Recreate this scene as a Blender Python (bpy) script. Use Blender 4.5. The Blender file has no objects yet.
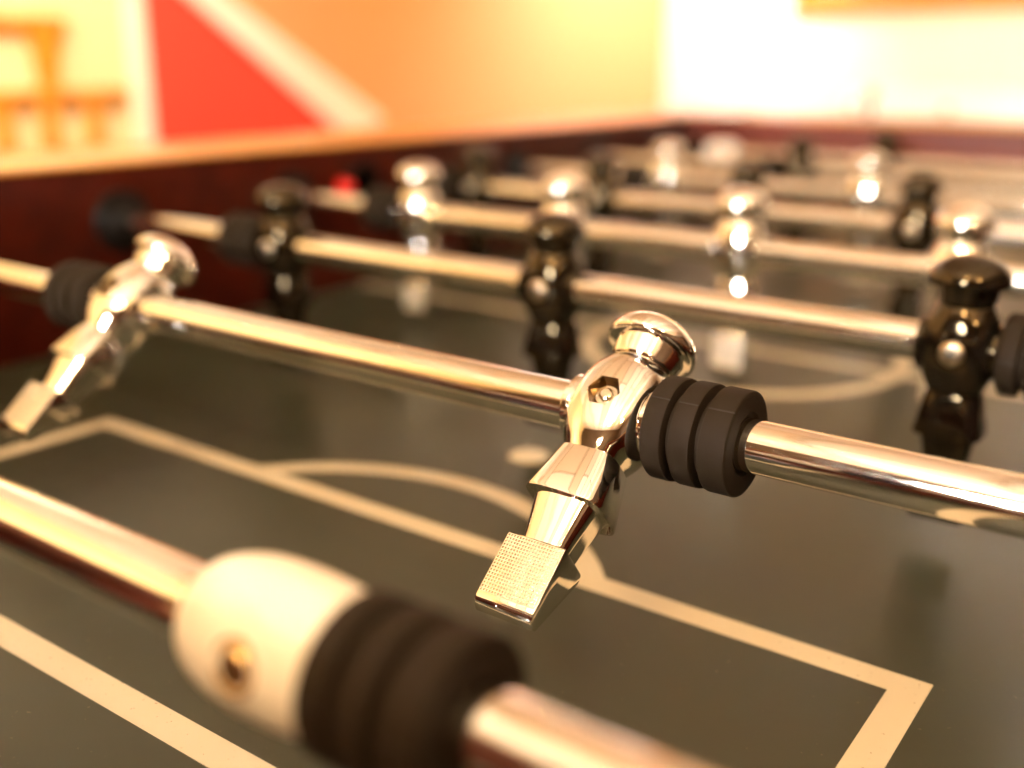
import bpy, bmesh, math, random
from mathutils import Vector, Matrix
random.seed(4)
sc = bpy.context.scene
COL = sc.collection
PI = math.pi
ZT = 0.80                 # height of the playfield above the room floor
H = 0.0789                # rod axis above the playfield
S = 0.149                 # rod spacing
MM = 0.001

# ------------------------------------------------------------------ materials
def mat(name, col=(.8, .8, .8), rough=.5, metal=0.0, spec=.5, coat=0.0, coat_rough=.05, ior=1.5):
    m = bpy.data.materials.new(name); m.use_nodes = True
    b = m.node_tree.nodes['Principled BSDF']
    b.inputs['Base Color'].default_value = (*col, 1)
    b.inputs['Roughness'].default_value = rough
    b.inputs['Metallic'].default_value = metal
    b.inputs['IOR'].default_value = ior
    b.inputs['Specular IOR Level'].default_value = spec
    b.inputs['Coat Weight'].default_value = coat
    b.inputs['Coat Roughness'].default_value = coat_rough
    return m

def nodes(m):
    nt = m.node_tree
    return nt, nt.nodes, nt.links, nt.nodes['Principled BSDF']

def noise(m, scale, detail=4, vec_scale=None, rough=.55):
    nt, N, L, b = nodes(m)
    tc = N.new('ShaderNodeTexCoord')
    mp = N.new('ShaderNodeMapping')
    if vec_scale: mp.inputs['Scale'].default_value = vec_scale
    L.new(tc.outputs['Object'], mp.inputs['Vector'])
    n = N.new('ShaderNodeTexNoise')
    n.inputs['Scale'].default_value = scale; n.inputs['Detail'].default_value = detail
    n.inputs['Roughness'].default_value = rough
    L.new(mp.outputs['Vector'], n.inputs['Vector'])
    return n

def ramp(m, src, stops):
    nt, N, L, b = nodes(m)
    r = N.new('ShaderNodeValToRGB')
    while len(r.color_ramp.elements) < len(stops): r.color_ramp.elements.new(.5)
    for e, (p, c) in zip(r.color_ramp.elements, stops):
        e.position = p; e.color = (*c, 1)
    L.new(src, r.inputs['Fac'])
    return r

def bump(m, src, strength=.2, dist=.001):
    nt, N, L, b = nodes(m)
    bm_ = N.new('ShaderNodeBump')
    bm_.inputs['Strength'].default_value = strength; bm_.inputs['Distance'].default_value = dist
    L.new(src, bm_.inputs['Height']); L.new(bm_.outputs['Normal'], b.inputs['Normal'])

def wood(name, dark, light, rough, coat, sc_=(1, 14, 14), scale=3.0):
    m = mat(name, light, rough, coat=coat)
    n = noise(m, scale, 6, sc_)
    r = ramp(m, n.outputs['Fac'], [(.3, dark), (.7, light)])
    nodes(m)[2].new(r.outputs['Color'], nodes(m)[3].inputs['Base Color'])
    return m

M = {}
M['chrome'] = mat('polished_chrome', (.94, .92, .88), .035, 1)
M['rod'] = mat('rod_steel', (.93, .91, .87), .07, 1)
_n = noise(M['rod'], 900, 3, (.25, 1, 1)); _r = ramp(M['rod'], _n.outputs['Fac'], [(.35, (.05,)*3), (.75, (.11,)*3)])
nodes(M['rod'])[2].new(_r.outputs['Color'], nodes(M['rod'])[3].inputs['Roughness'])
M['plate'] = mat('satin_grip_plate', (.86, .80, .68), .45, .3)
M['black'] = mat('gloss_black_plastic', (.005, .004, .003), .06, 0, spec=.5, ior=1.6)
M['black'].node_tree.nodes['Principled BSDF'].inputs['Specular Tint'].default_value = (1, .76, .45, 1)
M['rubber'] = mat('black_rubber', (.018, .0115, .0065), .72, spec=.15)
_n = noise(M['rubber'], 2200, 3); bump(M['rubber'], _n.outputs['Fac'], .35, .0002)
M['white'] = mat('white_nylon', (.86, .82, .74), .35)
M['steel2'] = mat('tarnished_screw', (.50, .40, .27), .32, 1)
M['recess'] = mat('shade_toned_recess', (.22, .13, .05), .3, 1)  # dark colour stands in for the shade inside the hexagonal recess
M['pit'] = mat('shade_dark_grip_pits', (.05, .035, .02), .7)  # pit walls and floors coloured dark for the shade inside them
M['bearing'] = mat('black_bearing_plastic', (.008, .006, .005), .5, spec=.2)
M['end_wood'] = wood('red_brown_wood', (.12, .022, .012), (.19, .035, .02), .4, 0)
M['steel'] = mat('dull_steel', (.75, .70, .60), .25, 1)
M['brass'] = mat('yellowed_zinc_screw', (.72, .52, .25), .25, 1)
M['field'] = mat('green_playfield', (.035, .045, .03), .32, spec=.62)
_n = noise(M['field'], 9, 6); _r = ramp(M['field'], _n.outputs['Fac'], [(.3, (.022, .028, .017)), (.75, (.036, .041, .024))])
_n2 = noise(M['field'], 420, 2); _r2 = ramp(M['field'], _n2.outputs['Fac'], [(.70, (0, 0, 0)), (.76, (1, 1, 1))])
nt, N, L, b = nodes(M['field'])
mx = N.new('ShaderNodeMix'); mx.data_type = 'RGBA'; mx.blend_type = 'MIX'
L.new(_r2.outputs['Color'], mx.inputs['Factor']); L.new(_r.outputs['Color'], mx.inputs[6]); mx.inputs[7].default_value = (.10, .085, .05, 1)
L.new(mx.outputs[2], b.inputs['Base Color'])
_n3 = noise(M['field'], 30, 4); _r3 = ramp(M['field'], _n3.outputs['Fac'], [(.3, (.33,)*3), (.7, (.37,)*3)])
L.new(_r3.outputs['Color'], b.inputs['Roughness'])
M['line'] = mat('cream_line_print', (.62, .56, .44), .45, spec=.3)
_n = noise(M['line'], 650, 2); _r = ramp(M['line'], _n.outputs['Fac'], [(.26, (.30, .22, .12)), (.32, (.62, .56, .44))])
nodes(M['line'])[2].new(_r.outputs['Color'], nodes(M['line'])[3].inputs['Base Color'])
M['mahogany'] = wood('dark_mahogany', (.032, .0032, .0007), (.078, .0070, .0013), .42, .0)
M['mahogany'].node_tree.nodes['Principled BSDF'].inputs['Specular IOR Level'].default_value = .18
M['cap'] = wood('golden_rail', (.62, .25, .03), (.76, .34, .05), .28, .3)
M['redcup'] = mat('red_plastic', (.75, .02, .015), .3)
M['hole'] = mat('black_hole_liner', (.006, .005, .004), .6)
M['leg'] = wood('table_leg_wood', (.025, .006, .003), (.06, .014, .007), .3, .3)
M['orange_wall'] = mat('orange_plaster', (.92, .335, .12), .7, spec=.2)
M['cream_wall'] = mat('cream_plaster', (.88, .775, .63), .7, spec=.2)
M['yellow_wall'] = mat('pale_yellow_plaster', (.88, .65, .33), .7, spec=.2)
M['red_paint'] = mat('red_paint', (.80, .065, .035), .6, spec=.2)
M['dark_panel'] = wood('dark_panelling', (.035, .018, .008), (.085, .045, .02), .5, 0, (14, 14, 1))
M['trim'] = mat('cream_white_paint', (.88, .80, .62), .5, spec=.3)
M['orange_wood'] = wood('orange_pine', (.66, .20, .008), (.78, .28, .015), .45, .1)
M['white_paint'] = mat('white_gloss_paint', (.90, .88, .82), .4)
M['floor'] = wood('floor_boards', (.16, .08, .035), (.30, .16, .07), .35, .2, (1, 12, 1), 2.0)
M['brown_mark'] = mat('brown_knob', (.35, .16, .04), .4)
M['canvas'] = mat('plain_canvas', (.60, .40, .16), .8)
for k in ('orange_wall', 'cream_wall', 'yellow_wall', 'red_paint'):
    _n = noise(M[k], 60, 4); bump(M[k], _n.outputs['Fac'], .15, .002)
# planked ceiling
M['ceil'] = mat('pale_plank_ceiling', (.86, .70, .45), .5)
nt, N, L, b = nodes(M['ceil'])
tc = N.new('ShaderNodeTexCoord'); br = N.new('ShaderNodeTexBrick'); mp = N.new('ShaderNodeMapping')
L.new(tc.outputs['Object'], mp.inputs['Vector'])
L.new(mp.outputs['Vector'], br.inputs['Vector']); mp.inputs['Rotation'].default_value = (0, 0, PI/2)
br.inputs['Color1'].default_value = (.92, .86, .74, 1); br.inputs['Color2'].default_value = (.62, .44, .27, 1)
br.inputs['Mortar'].default_value = (.20, .10, .03, 1); br.inputs['Scale'].default_value = 1.0
br.inputs['Mortar Size'].default_value = .012; br.inputs['Brick Width'].default_value = 2.6; br.inputs['Row Height'].default_value = .34
br.offset = .37
L.new(br.outputs['Color'], b.inputs['Base Color'])

# ------------------------------------------------------------------ helpers
def finish(name, bm, m, parent=None, loc=(0, 0, 0), smooth=True, angle=32, mesh_only=False):
    bmesh.ops.recalc_face_normals(bm, faces=bm.faces)
    me = bpy.data.meshes.new(name); bm.to_mesh(me); bm.free()
    for mm_ in (m if isinstance(m, (list, tuple)) else [m]): me.materials.append(mm_)
    if smooth:
        me.polygons.foreach_set('use_smooth', [True] * len(me.polygons))
        me.set_sharp_from_angle(angle=math.radians(angle))
    if mesh_only: return me
    return place(name, me, parent, loc)

def place(name, me, parent=None, loc=(0, 0, 0), rot=(0, 0, 0)):
    o = bpy.data.objects.new(name, me); COL.objects.link(o)
    o.parent = parent; o.location = loc; o.rotation_euler = rot
    return o

def empty(name, loc, label=None, cat=None, group=None, rot=(0, 0, 0)):
    o = bpy.data.objects.new(name, None); COL.objects.link(o)
    o.location = loc; o.rotation_euler = rot; o.empty_display_size = .05
    if label: tag(o, label, cat, group)
    return o

def tag(o, label, cat, group=None):
    o['label'] = label; o['category'] = cat
    if group: o['group'] = group

def struct(o):
    o['kind'] = 'structure'; return o

def add_box(bm, lo, hi, bev=0.0, seg=2, mi=0):
    v = [bm.verts.new((x, y, z)) for z in (lo[2], hi[2]) for y in (lo[1], hi[1]) for x in (lo[0], hi[0])]
    fs = [bm.faces.new([v[i] for i in q]) for q in ((0, 2, 3, 1), (4, 5, 7, 6), (0, 1, 5, 4), (1, 3, 7, 5), (3, 2, 6, 7), (2, 0, 4, 6))]
    for f in fs: f.material_index = mi
    if bev > 0:
        es = list({e for f in fs for e in f.edges})
        bmesh.ops.bevel(bm, geom=es, offset=bev, segments=seg, affect='EDGES', profile=.5, material=-1)
    return fs

def add_lathe(bm, prof, axis='X', seg=64, off=(0, 0, 0), closed=False, mi=0):
    """prof: list of (along, radius). radius 0 makes a pole."""
    rings = []
    for a, r in prof:
        if r < 1e-7:
            p = {'X': (a, 0, 0), 'Y': (0, a, 0), 'Z': (0, 0, a)}[axis]
            rings.append([bm.verts.new(Vector(p) + Vector(off))])
        else:
            ring = []
            for k in range(seg):
                t = 2 * PI * k / seg; c, s_ = r * math.cos(t), r * math.sin(t)
                p = {'X': (a, c, s_), 'Y': (c, a, s_), 'Z': (c, s_, a)}[axis]
                ring.append(bm.verts.new(Vector(p) + Vector(off)))
            rings.append(ring)
    pairs = list(zip(rings, rings[1:]))
    if closed: pairs.append((rings[-1], rings[0]))
    for A, B in pairs:
        for k in range(seg):
            k2 = (k + 1) % seg
            if len(A) == 1 and len(B) == 1: continue
            if len(A) == 1: f = bm.faces.new((A[0], B[k], B[k2]))
            elif len(B) == 1: f = bm.faces.new((A[k], B[0], A[k2]))
            else: f = bm.faces.new((A[k], B[k], B[k2], A[k2]))
            f.material_index = mi

def smooth_prof(pts, n=6):
    """Catmull-Rom through (a, r) points."""
    out = []
    P = [pts[0]] + list(pts) + [pts[-1]]
    for i in range(1, len(P) - 2):
        for k in range(n):
            t = k / n
            q = []
            for d in (0, 1):
                p0, p1, p2, p3 = P[i-1][d], P[i][d], P[i+1][d], P[i+2][d]
                q.append(.5 * ((2*p1) + (-p0+p2)*t + (2*p0-5*p1+4*p2-p3)*t*t + (-p0+3*p1-3*p2+p3)*t**3))
            out.append(tuple(q))
    out.append(pts[-1])
    return out

def sring(bm, z, hx, hy, e=5.0, n=64, cy=0.0):
    """superellipse ring; e = 2 round, large = square"""
    out = []
    for k in range(n):
        t = 2 * PI * (k + .5) / n
        c, s_ = math.cos(t), math.sin(t)
        r = (abs(c) ** e + abs(s_) ** e) ** (-1 / e)
        out.append(bm.verts.new((hx * c * r, cy + hy * s_ * r, z)))
    return out

def loft(bm, rings, cap0=True, cap1=True, mi=0):
    n = len(rings[0])
    for A, B in zip(rings, rings[1:]):
        for k in range(n):
            f = bm.faces.new((A[k], A[(k+1) % n], B[(k+1) % n], B[k])); f.material_index = mi
    if cap0: bm.faces.new(rings[0][::-1]).material_index = mi
    if cap1: bm.faces.new(rings[-1]).material_index = mi

def scaled(prof, k=MM): return [(a * k, r * k) for a, r in prof]

# ------------------------------------------------------------------ player figure meshes (mm, rod along X, head +Z, front -Y)
def head_mesh(m):
    bm = bmesh.new()
    neck = [(14.5, 0), (14.5, 9.6), (16.9, 9.7), (17.3, 9.9), (17.7, 10.4), (18.3, 10.6), (21, 10.9), (24.0, 11.5)]
    lip = [(24.0, 13.5), (24.2, 14.1), (24.8, 14.55), (25.6, 14.7)]
    dome = [(25.6 + 9.9 * math.sin(t), 14.7 * math.cos(t) ** .95) for t in [PI/2 * k / 18 for k in range(1, 18)]] + [(35.5, 0)]
    add_lathe(bm, scaled(neck + lip + dome), 'Z', 96)
    return finish('head', bm, m, mesh_only=True, angle=40)

def body_mesh(m, hexhole):
    bm = bmesh.new()
    R = [(-19, 8.4, 8.2, 2.2), (-18.2, 9.2, 9.0, 2.3), (-16, 10.2, 10.0, 2.5), (-12, 11.9, 11.8, 2.7), (-7, 13.2, 13.2, 2.8), (-2, 13.8, 13.9, 2.8), (3, 13.8, 13.9, 2.8), (7, 13.5, 13.5, 2.7), (11, 12.7, 12.7, 2.5), (14, 11.7, 11.7, 2.2), (16.6, 10.5, 10.5, 2.0), (17.1, 9.9, 9.9, 2.0)]
    P_ = []
    for c in (1, 2, 3): P_.append(smooth_prof([(q[0], q[c]) for q in R], 5))
    loft(bm, [sring(bm, a[0]*MM, a[1]*MM, b_[1]*MM, e[1], 128) for a, b_, e in zip(*P_)])
    if hexhole:
        # hexagonal recess in the front, cut into the solid
        me = bpy.data.meshes.new('tmp'); bmesh.ops.recalc_face_normals(bm, faces=bm.faces); bm.to_mesh(me); bm.free()
        o = bpy.data.objects.new('tmp', me); COL.objects.link(o)
        cb = bmesh.new()
        add_lathe(cb, scaled([(-30, 0), (-30, 5.5), (-4.0, 5.5), (-4.0, 0)]), 'Y', 6)
        bmesh.ops.recalc_face_normals(cb, faces=cb.faces)
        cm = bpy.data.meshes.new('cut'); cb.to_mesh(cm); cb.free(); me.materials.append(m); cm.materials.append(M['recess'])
        c = bpy.data.objects.new('cut', cm); COL.objects.link(c)
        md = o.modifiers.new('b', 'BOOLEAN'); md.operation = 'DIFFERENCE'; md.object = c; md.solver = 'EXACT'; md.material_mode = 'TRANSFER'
        dg = bpy.context.evaluated_depsgraph_get()
        me2 = bpy.data.meshes.new_from_object(o.evaluated_get(dg))
        bpy.data.objects.remove(o); bpy.data.objects.remove(c)
        bm = bmesh.new(); bm.from_mesh(me2)
        bpy.data.meshes.remove(me2)
    for s_ in (-1, 1):   # the two sleeves around the rod
        pr = [(4, 10.2), (11.8, 10.2), (12.1, 9.9), (12.4, 9.9), (12.7, 10.4), (14.2, 10.4), (14.8, 9.9), (14.8, 7.8), (4, 7.8)]
        add_lathe(bm, [(a * MM * s_, r * MM) for a, r in pr], 'X', 72, closed=True)
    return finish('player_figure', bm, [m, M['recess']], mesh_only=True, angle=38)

def leg_mesh(m):
    bm = bmesh.new()
    # flared skirt, open at the bottom
    R = [(-16.8, 8.6, 8.4, 3.2), (-17.3, 9.8, 9.5, 3.4), (-17.6, 9.9, 9.6, 3.4), (-24, 11.1, 10.5, 3.7), (-33.0, 12.8, 12.0, 4.0), (-33.8, 12.7, 11.9, 4.0), (-33.8, 12.0, 11.2, 4.0), (-32.0, 11.2, 10.4, 4.0)]
    loft(bm, [sring(bm, z*MM, a*MM, b_*MM, e, 72) for z, a, b_, e in R])
    R = [(-31.0, 10.8, 9.6, 3.2), (-34, 10.3, 9.2, 3.2), (-42, 8.7, 7.6, 3.2), (-53, 6.9, 5.9, 3.2)]
    loft(bm, [sring(bm, z*MM, a*MM, b_*MM, e, 72) for z, a, b_, e in R])
    return finish('leg', bm, m, mesh_only=True, angle=35)

def foot_mesh(m, mp):
    bm = bmesh.new()
    w = 9.7
    # wedge profile in (y, z): front plate, rounded toe, long bevel up to the heel
    prof = [(-8.2, -48.6), (-8.6, -49.2), (-8.6, -68.6), (-8.2, -70.0), (-7.0, -71.4), (-4.8, -72.2), (-3.2, -71.8), (6.4, -52.6), (6.7, -51.0), (5.9, -49.7), (5.2, -49.4)]
    V0 = [bm.verts.new((-w*MM, y*MM, z*MM)) for y, z in prof]
    V1 = [bm.verts.new((w*MM, y*MM, z*MM)) for y, z in prof]
    n = len(prof); caps = []
    for k in range(n):
        bm.faces.new((V0[k], V0[(k+1) % n], V1[(k+1) % n], V1[k]))
    caps = [bm.faces.new(V0), bm.faces.new(V1)]
    bmesh.ops.bevel(bm, geom=list({e for f in caps for e in f.edges}), offset=.55*MM, segments=2, affect='EDGES', profile=.5)
    # pitted gripping plate on the front: a grid of small square pits
    nx, nz, x0, z0 = 19, 18, -9.15, -67.6
    px, pz = 18.3 / nx, 18.4 / nz; hw = .29
    y0, y1 = -8.75, -8.2
    def v(x, y, z): return bm.verts.new((x*MM, y*MM, z*MM))
    G = [[v(x0 + i*px, y0, z0 + j*pz) for j in range(nz + 1)] for i in range(nx + 1)]
    for i in range(nx):
        for j in range(nz):
            cx, cz = x0 + (i+.5)*px, z0 + (j+.5)*pz
            o = [G[i][j], G[i+1][j], G[i+1][j+1], G[i][j+1]]
            t = [v(cx-hw, y0, cz-hw), v(cx+hw, y0, cz-hw), v(cx+hw, y0, cz+hw), v(cx-hw, y0, cz+hw)]
            d = [v(cx-hw, y1, cz-hw), v(cx+hw, y1, cz-hw), v(cx+hw, y1, cz+hw), v(cx-hw, y1, cz+hw)]
            for k in range(4):
                k2 = (k+1) % 4
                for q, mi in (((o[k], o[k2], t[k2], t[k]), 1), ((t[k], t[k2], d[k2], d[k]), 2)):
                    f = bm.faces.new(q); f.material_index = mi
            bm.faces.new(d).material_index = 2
    # rim of the plate back to the foot
    edge = [G[i][0] for i in range(nx+1)] + [G[nx][j] for j in range(1, nz+1)] + [G[i][nz] for i in range(nx-1, -1, -1)] + [G[0][j] for j in range(nz-1, 0, -1)]
    low = [bm.verts.new((q.co.x*1.02, -8.55*MM, q.co.z + (.0002 if q.co.z > -.06 else -.0002))) for q in edge]
    for k in range(len(edge)):
        k2 = (k+1) % len(edge)
        bm.faces.new((edge[k], edge[k2], low[k2], low[k])).material_index = 1
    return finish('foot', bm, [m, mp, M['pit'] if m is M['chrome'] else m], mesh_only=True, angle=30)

def foot_plain(m):
    me = foot_mesh(m, m); return me

def bolt_mesh(m):        # threaded bolt end sitting in the hexagonal recess
    bm = bmesh.new()
    add_lathe(bm, scaled([(-3.9, 0), (-3.9, 3.8), (-10.6, 3.8), (-11.0, 3.4), (-11.0, 2.5), (-10.2, 2.4), (-10.2, 2.1), (-11.8, 2.0), (-12.2, 1.5), (-12.2, 0)]), 'Y', 40)
    return finish('bolt', bm, m, mesh_only=True)

def screw_mesh(m, r=4.6, y=-12.6):       # domed screw head with a cross slot
    bm = bmesh.new()
    pr = [(y, 0), (y, r), (y-.9, r), (y-1.6, r*.86), (y-2.0, r*.6), (y-2.0, 0)]
    add_lathe(bm, scaled(pr), 'Y', 40)
    for a in (0, PI/2):
        bb = bmesh.new(); add_box(bb, (-r*.55*MM, (y-2.15)*MM, -.45*MM), (r*.55*MM, (y-1.9)*MM, .45*MM), 0, mi=1)
        bb.transform(Matrix.Rotation(a + .4, 4, 'Y'))
        tm = bpy.data.meshes.new('t'); bb.to_mesh(tm); bb.free(); bm.from_mesh(tm); bpy.data.meshes.remove(tm)
    return finish('screw', bm, [m, M['hole']], mesh_only=True)

def bumper_mesh():       # ribbed rubber bumper, from x = 0 outwards to x = 31 mm
    bm = bmesh.new()
    R, g = 15.4, 12.0
    pr = [(0, 7.9), (0, 12.8), (.4, 14.2), (1.0, 15.0), (1.6, R), (6.9, R), (7.4, R-.15), (7.6, R-.5), (7.8, g),
          (10.0, g), (10.2, R-.5), (10.4, R-.15), (10.9, R), (16.2, R), (16.7, R-.15), (16.9, R-.5), (17.1, g),
          (19.3, g), (19.5, R-.5), (19.7, R-.15), (20.2, R), (27.2, R), (27.7, R-.2), (28.0, R-.7), (28.0, R-1.4), (28.0, 9.4), (27.2, 8.5), (27.2, 7.9)]
    add_lathe(bm, scaled(pr), 'X', 96, closed=True)
    bmesh.ops.scale(bm, verts=bm.verts, vec=(.965, 1, 1))
    for a, b_ in ((1.5, 7.2), (10.2, 16.0), (19.2, 26.8)):     # moulding seam
        add_box(bm, (a*MM, -.2*MM, (R-.5)*MM), (b_*MM, .2*MM, (R+.1)*MM), mi=1)
    bmesh.ops.rotate(bm, verts=bm.verts, cent=(0, 0, 0), matrix=Matrix.Rotation(math.radians(89), 3, 'X'))
    return finish('rubber_bumper', bm, [M['rubber'], M['hole']], mesh_only=True, angle=35)

def collar_mesh():
    bm = bmesh.new()
    pr = smooth_prof([(.5, 11.2), (2.5, 12.4), (7, 13.8), (12, 14.6), (19, 14.8), (27, 14.4), (34.5, 13.5)], 5)
    add_lathe(bm, scaled([(0, 7.9), (0, 10.2)] + pr + [(35, 13.0), (35, 7.9)]), 'X', 96, closed=True)
    # screw pocket lip
    add_lathe(bm, [(y*MM, r*MM) for y, r in ((-13.6, 5.4), (-14.75, 5.2), (-14.75, 4.4), (-13.6, 4.3))], 'Y', 40, off=(.021, 0, 0), closed=True, mi=1)
    return finish('stop_collar', bm, [M['white'], M['brass']], mesh_only=True)

def make_kit(m, mp, hexhole):
    return dict(body=body_mesh(m, hexhole), head=head_mesh(m), leg=leg_mesh(m), foot=foot_mesh(m, mp), fix=bolt_mesh(M['steel']) if hexhole else screw_mesh(M['steel2'], 4.8, -13.2), fixname='bolt' if hexhole else 'screw')
KIT = {'chrome': make_kit(M['chrome'], M['plate'], True), 'black': make_kit(M['black'], M['black'], False)}
BUMP = bumper_mesh(); COLLAR = collar_mesh(); CSCREW = screw_mesh(M['brass'], 3.9, -13.3)

def figure(root, x, kind, label):
    k = KIT[kind]
    f = place('player_figure', k['body'], root, (x, 0, 0)); f['label'] = label
    place('head', k['head'], f); place('leg', k['leg'], f); place('foot', k['foot'], f, (0, 0, .0022 if kind == 'black' else 0))
    b_ = place(k['fixname'], k['fix'], f)
    return f

def shaft(root, x0, x1):
    bm = bmesh.new()
    add_lathe(bm, [(x0, 0), (x0, .0070), (x0+.0007, .0077), (x1-.0007, .0077), (x1, .0070), (x1, 0)], 'X', 64)
    return finish('shaft', bm, M['rod'], root)

def bumper(root, x, side):
    o = place('rubber_bumper', BUMP, root, (x, 0, 0), (0, 0, 0) if side > 0 else (0, 0, PI))
    o['label'] = 'ribbed black rubber bumper'
    return o

def rod(i, name, label, kind, xs, ends=(1, 1), phi=0, flabels=None):
    r = empty(name, (0, i*S, ZT+H), label, 'foosball rod', None, (-math.radians(phi), 0, 0))
    shaft(r, -.465, .62)
    for j, x in enumerate(xs):
        figure(r, x, kind, flabels[j] if flabels else '%s player figure' % kind)
    if ends[0]: bumper(r, xs[0]-.0149, -1)
    if ends[1]: bumper(r, xs[-1]+.0149, 1)
    return r

def collar(r, x, side):
    """white stop collar whose wide end starts at x; the bumper follows on the outer side"""
    c = place('stop_collar', COLLAR, r, (x, 0, 0), (0, 0, 0) if side > 0 else (0, 0, 0)); c['label'] = 'white barrel-shaped stop collar'
    s_ = place('screw', CSCREW, c, (.021, 0, 0)); s_['label'] = 'yellowed screw in the collar'

# nearest rod: white collar and bumper
rA = empty('goalkeeper_rod', (0, 0, ZT+H), 'steel rod nearest the camera with blurred white collar and black ribbed bumper', 'foosball rod', None, (-math.radians(11), 0, 0))
shaft(rA, -.465, .62); collar(rA, .1160, 1); bumper(rA, .1512, 1)
rod(1, 'two_player_rod', 'shiny rod in sharp focus with two tilted chrome player figures and black bumpers', 'chrome', (-.1248, .1183), phi=50,
    flabels=['chrome player figure at left, bumper on its left', 'sharp chrome player figure in the middle with textured foot plate'])
rod(2, 'three_player_rod', 'rod behind the two tilted chrome figures, carrying three upright black player figures', 'black', (-.189, -.0035, .182), phi=0)
rod(3, 'five_player_rod', 'rod behind the three black figures, carrying blurred upright chrome player figures in a row', 'chrome', tuple(.0255+.12*(k-2) for k in range(5)), phi=0)
rod(4, 'five_player_rod', 'fifth rod from the camera, with small blurred black figures behind a chrome row', 'black', tuple(-.037+.12*(k-2) for k in range(5)), phi=0)
rod(5, 'three_player_rod', 'sixth rod from the camera, with small blurred chrome figures near the far end', 'chrome', (-.177, .003, .183), phi=3)
rod(6, 'two_player_rod', 'second rod from the far end wall, with a tiny blurred black figure', 'black', (-.1095, .1355), phi=-3)
rH = rod(7, 'goalkeeper_rod', 'farthest rod before the end wall, with white collar and one black goalkeeper figure', 'black', (-.075,), ends=(0, 0), phi=2)
collar(rH, -.279, 1); bumper(rH, -.279, -1)

# ------------------------------------------------------------------ the table
T = empty('foosball_table', (0, .5215, 0), 'foosball table with dark green field, cream lines and dark red-brown wooden walls', 'foosball table')
W, Y0, Y1, CY = .345, -.087, 1.13, .5215
TO = Vector((0, -.5215, 0))
def tf(name, bm, m, angle=32):
    bmesh.ops.translate(bm, verts=bm.verts, vec=TO); return finish(name, bm, m, T, angle=angle)
# playfield with its printed lines
bm = bmesh.new()
add_box(bm, (-W, Y0, ZT-.012), (W, Y1, ZT))
zl = ZT + .00006
def quad(x0, y0, x1, y1):
    f = bm.faces.new([bm.verts.new(p) for p in ((x0, y0, zl), (x1, y0, zl), (x1, y1, zl), (x0, y1, zl))]); f.material_index = 1
def fy(y, flip): return 2*CY - y if flip else y
def arc(cx, cy, r0, r1, a0, a1, flip=False, n=72):
    P = []
    for k in range(n+1):
        a = a0 + (a1-a0)*k/n
        P.append([bm.verts.new((cx+r*math.cos(a), fy(cy+r*math.sin(a), flip), zl + .00002)) for r in (r0, r1)])
    for A, B in zip(P, P[1:]): bm.faces.new((A[0], A[1], B[1], B[0])).material_index = 1
def disc(cx, cy, r, n=40):
    f = bm.faces.new([bm.verts.new((cx+r*math.cos(2*PI*k/n), cy+r*math.sin(2*PI*k/n), zl+.00002)) for k in range(n)]); f.material_index = 1
lw = .0108
wc, yf = .2103, .1825+lw/2
def rect(x0, y0, x1, y1, flip):
    a, b_ = sorted((fy(y0, flip), fy(y1, flip))); quad(x0, a, x1, b_)
for fl in (False, True):
    rect(-wc, yf-lw, wc, yf, fl); rect(-wc, Y0, -wc+lw, yf-lw, fl); rect(wc-lw, Y0, wc, yf-lw, fl)
    gx, gy = .120, .0373+lw/2
    if not fl: gx = .1335
    rect(-gx, gy-lw, gx, gy, fl); rect(-gx, Y0, -gx+lw, gy-lw, fl); rect(gx-lw, Y0, gx, gy-lw, fl)
    yc, Ra = .114, .1193
    a0 = math.asin((yf-.004-yc)/Ra)
    arc(0, yc, Ra-lw, Ra, a0, PI-a0, fl)
    disc(0, fy(.274, fl), .0098)
quad(-W, CY-lw/2, W, CY+lw/2)
arc(0, CY, .096, .107, 0, 2*PI); disc(0, CY, .0115)
o = tf('playfield', bm, [M['field'], M['line']])
o['label'] = 'dark green playfield with cream printed lines'
# side walls and end walls
def drill(bm, y):
    me = bpy.data.meshes.new('tmp'); bmesh.ops.recalc_face_normals(bm, faces=bm.faces); bm.to_mesh(me); bm.free()
    o = bpy.data.objects.new('tmp', me); COL.objects.link(o)
    cb = bmesh.new(); add_lathe(cb, [(-1, 0), (-1, .0082), (1, .0082), (1, 0)], 'X', 32, off=(0, y, ZT+H)); bmesh.ops.recalc_face_normals(cb, faces=cb.faces)
    cm = bpy.data.meshes.new('cut'); cb.to_mesh(cm); cb.free()
    c = bpy.data.objects.new('cut', cm); COL.objects.link(c)
    md = o.modifiers.new('b', 'BOOLEAN'); md.operation = 'DIFFERENCE'; md.object = c; md.solver = 'EXACT'
    me2 = bpy.data.meshes.new_from_object(o.evaluated_get(bpy.context.evaluated_depsgraph_get()))
    bpy.data.objects.remove(o); bpy.data.objects.remove(c)
    nb = bmesh.new(); nb.from_mesh(me2); bpy.data.meshes.remove(me2)
    return nb
TB, TOPZ, CAP = ZT-.20, ZT+.1150, ZT+.1175
TH = .112
for s_ in (-1, 1):
    bm = bmesh.new(); x0, x1 = sorted((s_*W, s_*(W+TH)))
    add_box(bm, (x0, Y0-TH, TB), (x1, Y1+TH, TOPZ), .001)
    for i in range(8): bm = drill(bm, i*S)
    tf('side_wall', bm, M['mahogany'])
    bm = bmesh.new(); x0, x1 = sorted((s_*(W-.002), s_*(W+TH+.006)))
    add_box(bm, (x0, Y0-TH-.006, TOPZ), (x1, Y1+TH+.006, CAP), .001, 2); o = tf('cap_rail', bm, M['cap']); o['label'] = 'golden wooden rail on top of the wall'
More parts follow.
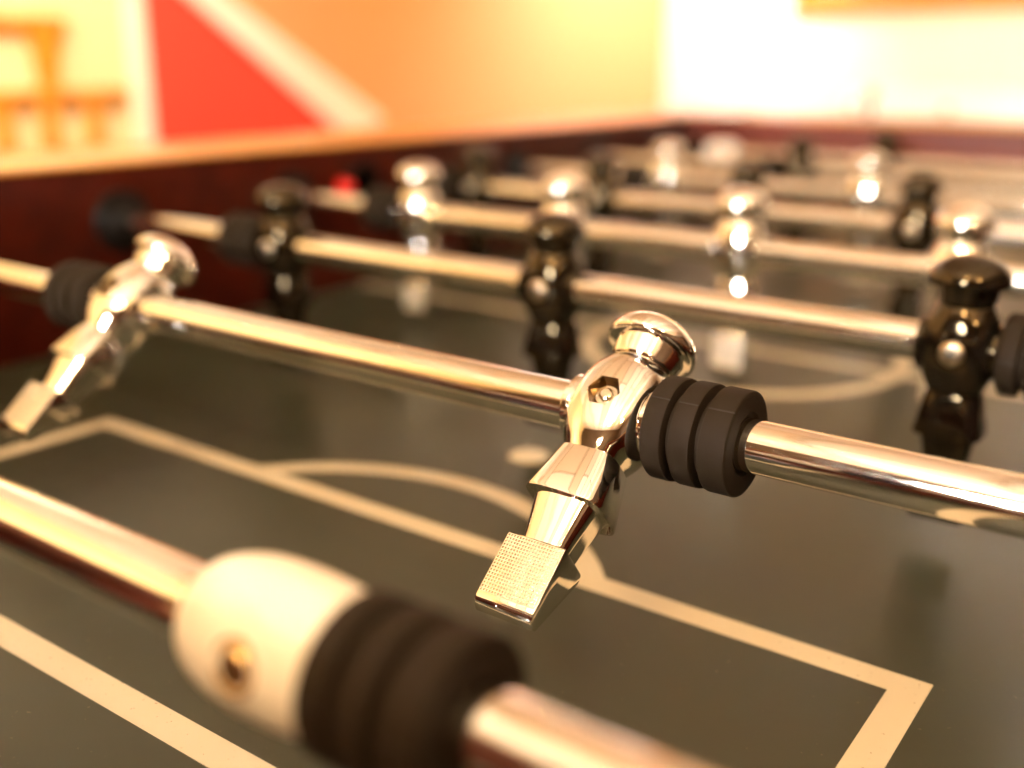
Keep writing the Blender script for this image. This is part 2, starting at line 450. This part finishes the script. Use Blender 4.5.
for ya, yb in ((Y0-TH, Y0), (Y1, Y1+TH)):
    bm = bmesh.new()
    gw, gz = .10, ZT+.075
    add_box(bm, (-W, ya, TB), (-gw, yb, TOPZ)); add_box(bm, (gw, ya, TB), (W, yb, TOPZ))
    add_box(bm, (-gw, ya, gz), (gw, yb, TOPZ)); add_box(bm, (-gw, ya, TB), (gw, yb, ZT-.012))
    tf('end_wall', bm, M['end_wood'])
    bm = bmesh.new(); add_box(bm, (-W+.002, ya-(.006 if ya < 0 else .002), TOPZ), (W-.002, yb+(.006 if ya > 0 else .002), CAP), .001, 2); o = tf('cap_rail', bm, M['cap'])
bm = bmesh.new(); add_box(bm, (-W, Y0, TB), (W, Y1, TB+.012)); tf('cabinet_bottom', bm, M['leg'])
for sx in (-1, 1):
    for yy in (Y0-.03, Y1+.03):
        bm = bmesh.new(); cx = sx*(W+.03)
        R = [[bm.verts.new((cx+a*w_, yy+b_*w_, z)) for a, b_ in ((-1, -1), (1, -1), (1, 1), (-1, 1))] for z, w_ in ((0, .032), (.02, .038), (TB, .055))]
        loft(bm, R); tf('table_leg', bm, M['leg'])
# rod bearings in the left wall
bm = bmesh.new()
add_lathe(bm, scaled([(0, 8.0), (0, 20.5), (3.0, 20.5), (4.5, 19.5), (5.0, 17.0), (5.2, 14.5), (11, 13.6), (13, 12.8), (13.6, 11.0), (13.6, 8.0)]), 'X', 64, closed=True)
BEAR = finish('rod_bearing', bm, M['bearing'], mesh_only=True)
for i in range(8):
    for s_ in (-1, 1):
        o = place('rod_bearing', BEAR, T, (s_*W, i*S-.5215, ZT+H), (0, 0, 0) if s_ < 0 else (0, 0, PI)); o['label'] = 'round black rod bearing'
# ball entry hole in the left wall with a red rim
bm = bmesh.new()
add_lathe(bm, scaled([(0, 0), (0, 13), (1.2, 13), (1.2, 16), (3.0, 15.5), (3.0, 13.5)]), 'X', 48)
bmesh.ops.translate(bm, verts=bm.verts, vec=(-W, .527, ZT+.086)); e = tf('ball_entry', bm, M['hole'])
bm = bmesh.new()
add_lathe(bm, [(.004 + .007*math.sin(t), .007*math.cos(t)) for t in [PI/2*k/8 for k in range(8)]] + [(.011, 0)], 'X', 32)
add_lathe(bm, scaled([(0, 0), (0, 7.5), (4, 7.5), (4, 0)]), 'X', 32)
bmesh.ops.translate(bm, verts=bm.verts, vec=Vector((-W, .504, ZT+.082))+TO)
o = finish('ball_release_button', bm, M['redcup'], T); o['label'] = 'small red button on the left wall'
# metal corner plate at the far left corner
bm = bmesh.new()
add_box(bm, (-W-.03, Y1-.012, CAP), (-W+.075, Y1+.03, CAP+.003), .001); 
add_lathe(bm, [(.003, .006), (.006, .005), (.0075, .003), (.008, 0)], 'Z', 24, off=(-W+.062, Y1+.006, CAP))
o = tf('corner_plate', bm, M['steel']); o['label'] = 'pale metal plate at the far left corner'

# small shiny post on the far end wall
bm = bmesh.new()
add_lathe(bm, scaled([(0, 0), (0, 9), (1.5, 9), (2.5, 6), (4, 4), (22, 4), (24, 5.5)] + [(31 - 8*math.cos(t), 8*math.sin(t)) for t in [PI*k/16 for k in range(5, 16)]] + [(39, 0)]), 'Z', 40)
o = finish('score_post', bm, M['chrome'], None, (-.131, Y1+.03, CAP)); tag(o, 'small shiny metal post standing on the far end wall', 'score marker')

# ------------------------------------------------------------------ the room
XL, XR, YB, YN, ZC = -1.63, 2.3, 3.5, -2.2, ZT+1.65
def slab(name, lo, hi, m, bev=0):
    bm = bmesh.new(); add_box(bm, lo, hi, bev); return struct(finish(name, bm, m, None, angle=30))
slab('floor', (XL-.1, YN-.1, -.1), (XR+.1, YB+.1, 0), M['floor'])
slab('ceiling', (XL-.1, YN-.1, ZC), (XR+.1, YB+.1, ZC+.1), M['ceil'])
# left wall: pale yellow bay up to the upright trim, orange beyond the sloping trim, red triangle between
def wall_poly(name, pts, m, t=.1, x=XL):
    bm = bmesh.new()
    A = [bm.verts.new((x, y, z)) for y, z in pts]; B = [bm.verts.new((x-t, y, z)) for y, z in pts]
    bm.faces.new(A); bm.faces.new(B[::-1])
    for k in range(len(pts)): bm.faces.new((A[k], B[k], B[(k+1) % len(pts)], A[(k+1) % len(pts)]))
    return struct(finish(name, bm, m, None, smooth=False))
sl = -.645    # slope of the stair line on the left wall
def ylo(z): return 1.875 + (z-(ZT-.02))/sl
ytop = ylo(ZC)
YV = 1.24
zv = ZT - .02 + (YV-1.875)*sl
wall_poly('wall_left', [(YN, 0), (YV, 0), (YV, zv), (ytop, ZC), (YN, ZC)], M['yellow_wall'])
wall_poly('wall_left_stair', [(YV, 0), (ylo(0), 0), (YV, zv)], M['red_paint'])
ZD = ZT+.55
wall_poly('wall_left_far', [(ylo(0), 0), (YB, 0), (YB, ZD), (ylo(ZD), ZD)], M['orange_wall'])
wall_poly('wall_left_upper', [(ylo(ZD), ZD), (YB, ZD), (YB, ZC), (ytop, ZC)], M['cream_wall'])
slab('wall_back', (XL-.1, YB, 0), (XR+.1, YB+.1, ZC), M['cream_wall'])
slab('wall_right', (XR, YN, 0), (XR+.1, YB, ZC), M['dark_panel'])
# near wall with a window opening
WX0, WX1, WZ0, WZ1 = -.24, .22, ZT+.5, ZT+.98
bm = bmesh.new()
add_box(bm, (XL-.1, YN-.1, 0), (WX0, YN, ZC)); add_box(bm, (WX1, YN-.1, 0), (XR+.1, YN, ZC))
add_box(bm, (WX0, YN-.1, 0), (WX1, YN, WZ0)); add_box(bm, (WX0, YN-.1, WZ1), (WX1, YN, ZC))
struct(finish('wall_near', bm, M['dark_panel'], None))
bm = bmesh.new()
for a, b_ in (((WX0-.05, WZ0-.05), (WX1+.05, WZ0)), ((WX0-.05, WZ1), (WX1+.05, WZ1+.05)), ((WX0-.05, WZ0), (WX0, WZ1)), ((WX1, WZ0), (WX1+.05, WZ1))):
    add_box(bm, (a[0], YN-.06, a[1]), (b_[0], YN+.02, b_[1]), .004)
struct(finish('window_1', bm, M['trim'], None))
# trims on the left wall
bm = bmesh.new(); add_box(bm, (XL, 1.218, 0), (XL+.008, 1.258, zv+.12), .002)
struct(finish('trim_1', bm, M['trim'], None))
bm = bmesh.new()
q0, q1 = Vector((XL, 1.834, ZT-.012)), Vector((XL, 1.957, ZT+.036))
dl, du = Vector((0, -.441, .302)).normalized(), Vector((0, -.476, .268)).normalized()
L_ = 1.2
vs = [q0, q1, q1 + du*L_, q0 + dl*L_]
A = [bm.verts.new(v_) for v_ in vs]; B = [bm.verts.new(v_ + Vector((.008, 0, 0))) for v_ in vs]
bm.faces.new(A); bm.faces.new(B)
for k in range(4): bm.faces.new((A[k], A[(k+1) % 4], B[(k+1) % 4], B[k]))
struct(finish('trim_2', bm, M['trim'], None, smooth=False))

# stepped wooden stand against the left wall
st = empty('stepped_stand', (XL+.12, 1.0, 0), 'orange wooden stepped stand with posts against the pale yellow wall, far left', 'shelf')
def sp(name, lo, hi, bev=.003):
    bm = bmesh.new(); add_box(bm, lo, hi, bev); bmesh.ops.translate(bm, verts=bm.verts, vec=(-(XL+.12), -1.0, 0)); return finish(name, bm, M['orange_wood'], st)
xs0, xs1 = XL+.002, XL+.022
sp('shelf_board', (xs0, .55, ZT+.228), (xs1, 1.08, ZT+.254))
sp('shelf_board', (xs0, .55, ZT+.102), (xs1, 1.2, ZT+.124))
sp('shelf_board', (xs0, .55, ZT-.03), (xs1, 1.215, ZT-.01))
bm = bmesh.new()
R = [[bm.verts.new((x, y, z)) for x, y in ((xs0+.002, 1.034-w_), (xs1-.002, 1.034-w_), (xs1-.002, 1.034+w_), (xs0+.002, 1.034+w_))] for z, w_ in ((ZT+.124, .015), (ZT+.15, .020), (ZT+.20, .026), (ZT+.228, .036))]
loft(bm, R); bmesh.ops.translate(bm, verts=bm.verts, vec=(-(XL+.12), -1.0, 0)); finish('post', bm, M['orange_wood'], st, smooth=False)
for y in (.62, .935, 1.027, 1.12):
    sp('post', (xs0+.002, y-.017, ZT-.01), (xs1-.002, y+.017, ZT+.102))
for y in (.62, .84):
    sp('post', (xs0+.002, y-.015, ZT+.124), (xs1-.002, y+.015, ZT+.228))
for y in (.62, 1.18):
    sp('post', (xs0+.002, y-.015, 0), (xs1-.002, y+.015, ZT-.03))

# framed picture on the back wall: only its lower edge is in view
pf = empty('picture_frame', (-.55, YB-.02, ZT+.75), 'orange-brown wooden picture frame high on the cream back wall, top right', 'picture frame')
bm = bmesh.new(); x0, x1, z0, z1, fw = -1.145, -.02, ZT+.342, ZT+1.1, .05
for lo, hi in (((x0, z0), (x1, z0+fw)), ((x0, z1-fw), (x1, z1)), ((x0, z0+fw), (x0+fw, z1-fw)), ((x1-fw, z0+fw), (x1, z1-fw))):
    add_box(bm, (lo[0], YB-.03, lo[1]), (hi[0], YB, hi[1]), .004)
bmesh.ops.translate(bm, verts=bm.verts, vec=(.55, -YB+.02, -ZT-.75)); finish('frame', bm, M['orange_wood'], pf)
bm = bmesh.new(); add_box(bm, (x0+fw, YB-.012, z0+fw), (x1-fw, YB-.002, z1-fw)); bmesh.ops.translate(bm, verts=bm.verts, vec=(.55, -YB+.02, -ZT-.75)); finish('canvas', bm, M['canvas'], pf)

# low white cabinet by the back wall
cb = empty('white_cabinet', (-.2, YB-.2, 0), 'low white cabinet with small brown knobs against the back wall, right edge', 'cabinet')
def cp(name, bm, m): bmesh.ops.translate(bm, verts=bm.verts, vec=(.2, -YB+.2, 0)); return finish(name, bm, m, cb)
bm = bmesh.new(); add_box(bm, (-.83, YB-.36, 0), (.5, YB-.01, ZT+.105), .004); cp('carcass', bm, M['white_paint'])
xk = [-.78, -.52, -.26, 0, .25]
for k in range(5):
    bm = bmesh.new(); add_box(bm, (-.82+.263*k, YB-.38, .1), (-.565+.263*k, YB-.36, ZT+.085), .004); d = cp('door', bm, M['white_paint'])
    bm = bmesh.new(); add_lathe(bm, [(0, .005), (-.012, .005), (-.016, .013), (-.026, .011), (-.028, 0)], 'Y', 24)
    bmesh.ops.translate(bm, verts=bm.verts, vec=(-.785+.263*k+.2, .2-.38, ZT+.055)); finish('knob', bm, M['brown_mark'], d)

# ------------------------------------------------------------------ light
def light(name, typ, loc, energy, col, size=.1, target=None, size_y=None):
    l = bpy.data.lights.new(name, typ); l.energy = energy; l.color = col
    if typ == 'AREA':
        l.size = size
        if size_y: l.shape = 'RECTANGLE'; l.size_y = size_y
    else: l.shadow_soft_size = size
    o = bpy.data.objects.new(name, l); COL.objects.link(o); o.location = loc
    if target: o.rotation_euler = (Vector(target)-Vector(loc)).to_track_quat('-Z', 'Y').to_euler()
    return o
def spot(name, loc, target, energy, col, angle=100, blend=1.0, size=.05):
    o = light(name, 'SPOT', loc, energy, col, size, target)
    o.data.spot_size = math.radians(angle); o.data.spot_blend = blend
    return o
warm = (1.0, .91, .73)
spot('wall_fill_spot', (-.88, 2.95, ZT+1.05), (XL, 3.1, ZT+.2), 140, (1, .88, 1.0), 110)  # added lamp, unseen: brightens the orange wall towards the corner
spot('wall_fill_spot', (.3, 1.9, ZT+1.45), (-.1, YB, ZT+.1), 150, (1, .91, .74), 130)  # added lamp, unseen: keeps the back wall bright
spot('wall_fill_spot', (-.75, .55, ZT+1.2), (XL, 1.12, ZT+.1), 130, (1, .90, .72), 78)  # added lamp, unseen: lifts the yellow bay and the trims
spot('orange_fill_spot', (-1.1, 2.1, ZT+.8), (XL, 2.12, ZT+.1), 14, (1, .36, .02), 75)  # added orange light, no fixture: warms the wall beside the sloping trim
spot('ceiling_fill_spot', (-1.1, -1.5, ZT+.15), (-.7, -.8, ZC), 150, warm, 150)  # added lamp, unseen: brightens the ceiling for the chrome to reflect
spot('ceiling_fill_spot', (1.7, .2, ZT+.15), (.9, .3, ZC), 150, warm, 150)  # second added ceiling light, also unseen
light('ceiling_lamp', 'POINT', (.25, -1.3, ZT+1.35), 45, (1, .66, .32), .075)
light('ceiling_lamp', 'POINT', (1.2, -.9, ZT+1.2), 45, (1, .66, .32), .075)
w = bpy.data.worlds.new('daylight'); sc.world = w; w.use_nodes = True
bg = w.node_tree.nodes['Background']; bg.inputs['Color'].default_value = (1, .97, .92, 1); bg.inputs['Strength'].default_value = 120
light('window_daylight', 'AREA', ((WX0+WX1)/2, YN-.09, (WZ0+WZ1)/2), 20, (1, .97, .92), .8, ((WX0+WX1)/2, 5, (WZ0+WZ1)/2))

# ------------------------------------------------------------------ camera
R_ = Vector((0.81238953, 0.58307808, 0.00657295)); U_ = Vector((-0.17694532, 0.23576197, 0.95556614)); F_ = Vector((-0.55562002, 0.77745498, -0.29470349))
cd = bpy.data.cameras.new('camera'); cam = bpy.data.objects.new('camera', cd); COL.objects.link(cam)
mw = Matrix((R_, U_, -F_)).transposed().to_4x4(); mw.translation = Vector((0.26759731, -0.11511238, 0.18182482+ZT))
cam.matrix_world = mw
cd.sensor_fit = 'HORIZONTAL'; cd.sensor_width = 36; cd.lens = 1049.37*36/1024
cd.clip_start = .01
cd.dof.use_dof = True; cd.dof.focus_distance = .297; cd.dof.aperture_fstop = 3.9; cd.dof.aperture_blades = 0
sc.camera = cam
sc.view_settings.view_transform = 'Standard'; sc.view_settings.look = 'None'; sc.view_settings.gamma = 1; sc.view_settings.exposure = 0.06
sc.view_settings.use_curve_mapping = False
sc.cycles.use_denoising = True
sc.cycles.sample_clamp_indirect = 40
sc.cycles.max_bounces = 10; sc.cycles.glossy_bounces = 8
sc.cycles.caustics_reflective = True
